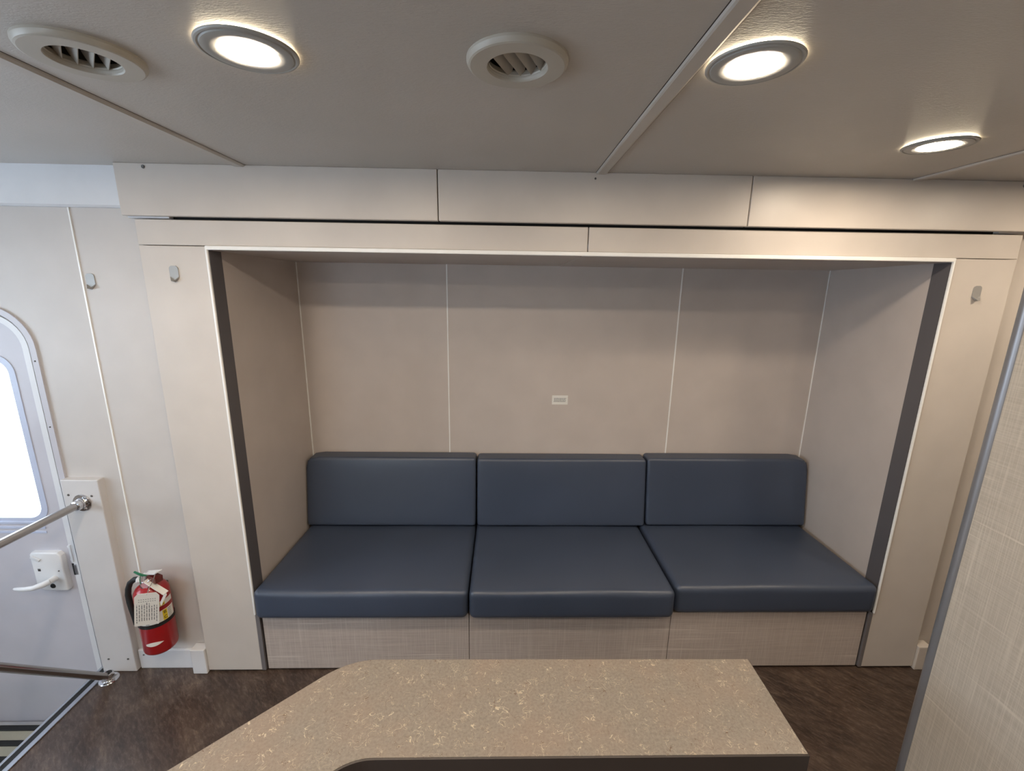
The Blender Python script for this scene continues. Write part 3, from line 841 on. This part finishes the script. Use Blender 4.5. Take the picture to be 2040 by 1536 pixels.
tube(bm, [c0+un*.014, c0+un*.030+Vector((0, 0, .008)), O+Vector((0, 0, .500))], .0022, 8); P('pull_pin', bm, MCHROME, ex, True)
bm = bmesh.new()   # green tamper seal
tube(bm, [O+Vector((-.030, -.026, .538)), O+Vector((-.012, -.030, .533)), O+Vector((.004, -.030, .526)), O+Vector((.018, -.026, .522))], .004, 8, radii=[.004, .0045, .005, .002])
tube(bm, [O+Vector((-.004, -.030, .528)), O+Vector((-.008, -.033, .508)), O+Vector((-.006, -.036, .49))], .0015, 6); P('tamper_seal', bm, MGREEN, ex, True)
bm = bmesh.new()   # white collar that the hose leaves from, and the hose
lathe(bm, [(0, .0), (.013, .0), (.014, .004), (.014, .012), (.010, .016), (0, .016)], O+Vector((-.022, -.010, .492)), Vector((-1, -.35, .15)), 20); P('hose_coupling', bm, MPLASTIC, ex, True)
bm = bmesh.new()
h = [(-.030, -.012, .497), (-.048, -.012, .494), (-.068, -.012, .478), (-.080, -.012, .452), (-.084, -.014, .425), (-.080, -.018, .395), (-.073, -.022, .365), (-.066, -.024, .33), (-.063, -.024, .295)]
tube(bm, [O+Vector(p) for p in h], .0105, 14); P('hose', bm, MBLACK, ex, True)
bm = bmesh.new(); box(bm, EX-.015, EX+.015, EY+R_-.002, WY+.001, .20, .43, bev=.002); P('wall_bracket', bm, MSCREW, ex)
# tag
tg = thing('inspection_tag', 'white printed inspection tag hanging on the front of the fire extinguisher', 'tag', (0, 0, 0))
td = Vector((math.cos(math.radians(F-18)), math.sin(math.radians(F-18)), 0)); tu = Vector((-td.y, td.x, 0))
tc = O+Vector((0, 0, .402))+td*.076
rotm = Matrix(((tu.x, .0, td.x, tc.x), (tu.y, .0, td.y, tc.y), (0, 1, 0, tc.z), (0, 0, 0, 1))) @ Matrix.Rotation(math.radians(-9), 4, 'Z') @ Matrix.Scale(1.22, 4) @ Matrix.Rotation(math.radians(6), 4, 'X')
tg.matrix_world = rotm
def tagpart(name, m, bx):
    bm = bmesh.new()
    for b__ in bx: box(bm, *b__)
    return obj(name, bm, m, tg)
bm = bmesh.new()
prism_z(bm, [(-.031, -.064), (.031, -.064), (.0325, -.061), (.0325, .050), (.024, .062), (-.024, .062), (-.0325, .050), (-.0325, -.061)], -.0005, .0005)
obj('card', bm, MPAPER, tg)
ln = []
for k in range(9):
    x = -.026+.0065*k; z0 = -.045 if k not in (0, 8) else -.052; z1 = .010+random.uniform(0, .02)
    y = z0
    while y < z1:
        l = random.uniform(.006, .016); ln.append((x-.0009, x+.0009, y, min(y+l, z1), .0005, .0009)); y += l+.003
tagpart('print', MINK, ln)
tagpart('punch_grid', MINK, [(-.022+.006*k, -.019+.006*k, .030+.008*j, .0315+.008*j, .0005, .0009) for k in range(8) for j in range(2)])
bm = bmesh.new(); tube(bm, [(0, .056, 0), (.004, .075, -.006), (.012, .095, -.018), (.014, .108, -.030)], .0012, 6); obj('tie', bm, MCHROME, tg, True)

# ------------------------------------------------------------------ counter
ct = thing('counter', 'narrow angled counter with fibre-speckled beige laminate top and dark edge', 'counter', (.15, .82, FLOOR))
def fillet(p0, p1, p2, d, n=8):
    p0, p1, p2 = Vector(p0), Vector(p1), Vector(p2); a = p1+(p0-p1).normalized()*d; b_ = p1+(p2-p1).normalized()*d
    return [tuple((a*(1-t)**2+p1*2*t*(1-t)+b_*t*t)) for t in [k/n for k in range(n+1)]]
def cpoly(g=0):
    o = []
    o += [(.641+g, .938+g)]
    o += fillet((.641, .940+g), (-.375-g*.4, .943+g), (-.905-g, .430+g*.2), .075)
    o += [(-.905-g, .430), (-.735, .262-g)]
    o += fillet((-.735+g, .262-g), (-.300+g*.4, .704-g), (.637, .703-g), .050)
    o += [(.637+g, .703-g)]
    return o
CT = .75
bm = bmesh.new(); prism_z(bm, cpoly(0), CT-.046, CT); P('countertop', bm, MCOUNTER, ct)
bm = bmesh.new(); pg = cpoly(.0028); pi = cpoly(-.0002); n = len(pg)
rows = [[bm.verts.new((x, y, z)) for x, y in lp] for lp, z in ((pi, CT-.0016), (pg, CT-.0026), (pg, CT-.052), (pi, CT-.052))]
for a, b_ in zip(rows, rows[1:]):
    for k in range(n):
        j = (k+1) % n; bm.faces.new((a[k], a[j], b_[j], b_[k]))
P('edge_band', bm, MEDGE, ct)
bm = bmesh.new(); box(bm, -.30, .60, .815, .845, FLOOR, CT-.046, bev=.002); P('support_panel', bm, MEDGE, ct)
bm = bmesh.new(); box(bm, .575, .600, .73, .815, FLOOR, CT-.046, bev=.002); P('end_gable', bm, MEDGE, ct)
bm = bmesh.new(); tube(bm, [(-.74, .44, FLOOR), (-.74, .44, CT-.046)], .025, 24); P('support_leg', bm, MSTEEL, ct)

# ------------------------------------------------------------------ partition with metal corner post
pt = struct(B('wall_partition', MLIN_Y, None, 1.135, 1.165, YR, .945, FLOOR, CEIL), 'linen-patterned partition wall at the right edge', 'partition')
bm = bmesh.new(); tube(bm, [(1.143, .950, FLOOR), (1.143, .950, CEIL)], .0135, 32); obj('corner_post', bm, MPOLE, pt, True)

# ------------------------------------------------------------------ light
W = bpy.data.worlds.new('daylight'); bpy.context.scene.world = W; W.use_nodes = True
bg = W.node_tree.nodes['Background']; bg.inputs['Color'].default_value = (.76, .84, 1.0, 1); bg.inputs['Strength'].default_value = 7.5
def portal(name, loc, rot, sx, sy):
    l = bpy.data.lights.new(name, 'AREA'); l.shape = 'RECTANGLE'; l.size = sx; l.size_y = sy; l.cycles.is_portal = True
    o = bpy.data.objects.new(name, l); C.objects.link(o); o.location = loc; o.rotation_euler = rot
portal('window_portal', (-1.5, YR-.07, 1.40), (math.radians(90), 0, PI), 1.05, .65)
portal('window_portal', (XL-.06, .2, 1.325), (math.radians(90), 0, math.radians(90)), 2.1, .95)
portal('door_portal', (-2.09, 1.73, 1.045), (math.radians(90), 0, 0), .45, .68)

# ------------------------------------------------------------------ camera
cd = bpy.data.cameras.new('camera'); cam = bpy.data.objects.new('camera', cd); C.objects.link(cam)
a, b, c = -0.02404234, -0.22426169, 0.01490841
f = Vector((-math.sin(a)*math.cos(b), math.cos(a)*math.cos(b), math.sin(b))); r0 = Vector((math.cos(a), math.sin(a), 0)); u0 = r0.cross(f)
r = r0*math.cos(c)+u0*math.sin(c); u = -r0*math.sin(c)+u0*math.cos(c)
cam.matrix_world = Matrix(((r.x, u.x, -f.x, 0), (r.y, u.y, -f.y, 0), (r.z, u.z, -f.z, 1.6813), (0, 0, 0, 1)))
cd.sensor_fit = 'HORIZONTAL'; cd.sensor_width = 36; cd.lens = 878.62/2040*36; cd.clip_start = .02
S = bpy.context.scene; S.camera = cam
S.view_settings.view_transform = 'Standard'; S.view_settings.look = 'None'; S.view_settings.gamma = 1; S.view_settings.exposure = 0
S.view_settings.use_curve_mapping = False
S.cycles.use_denoising = True; S.cycles.max_bounces = 10; S.cycles.diffuse_bounces = 6
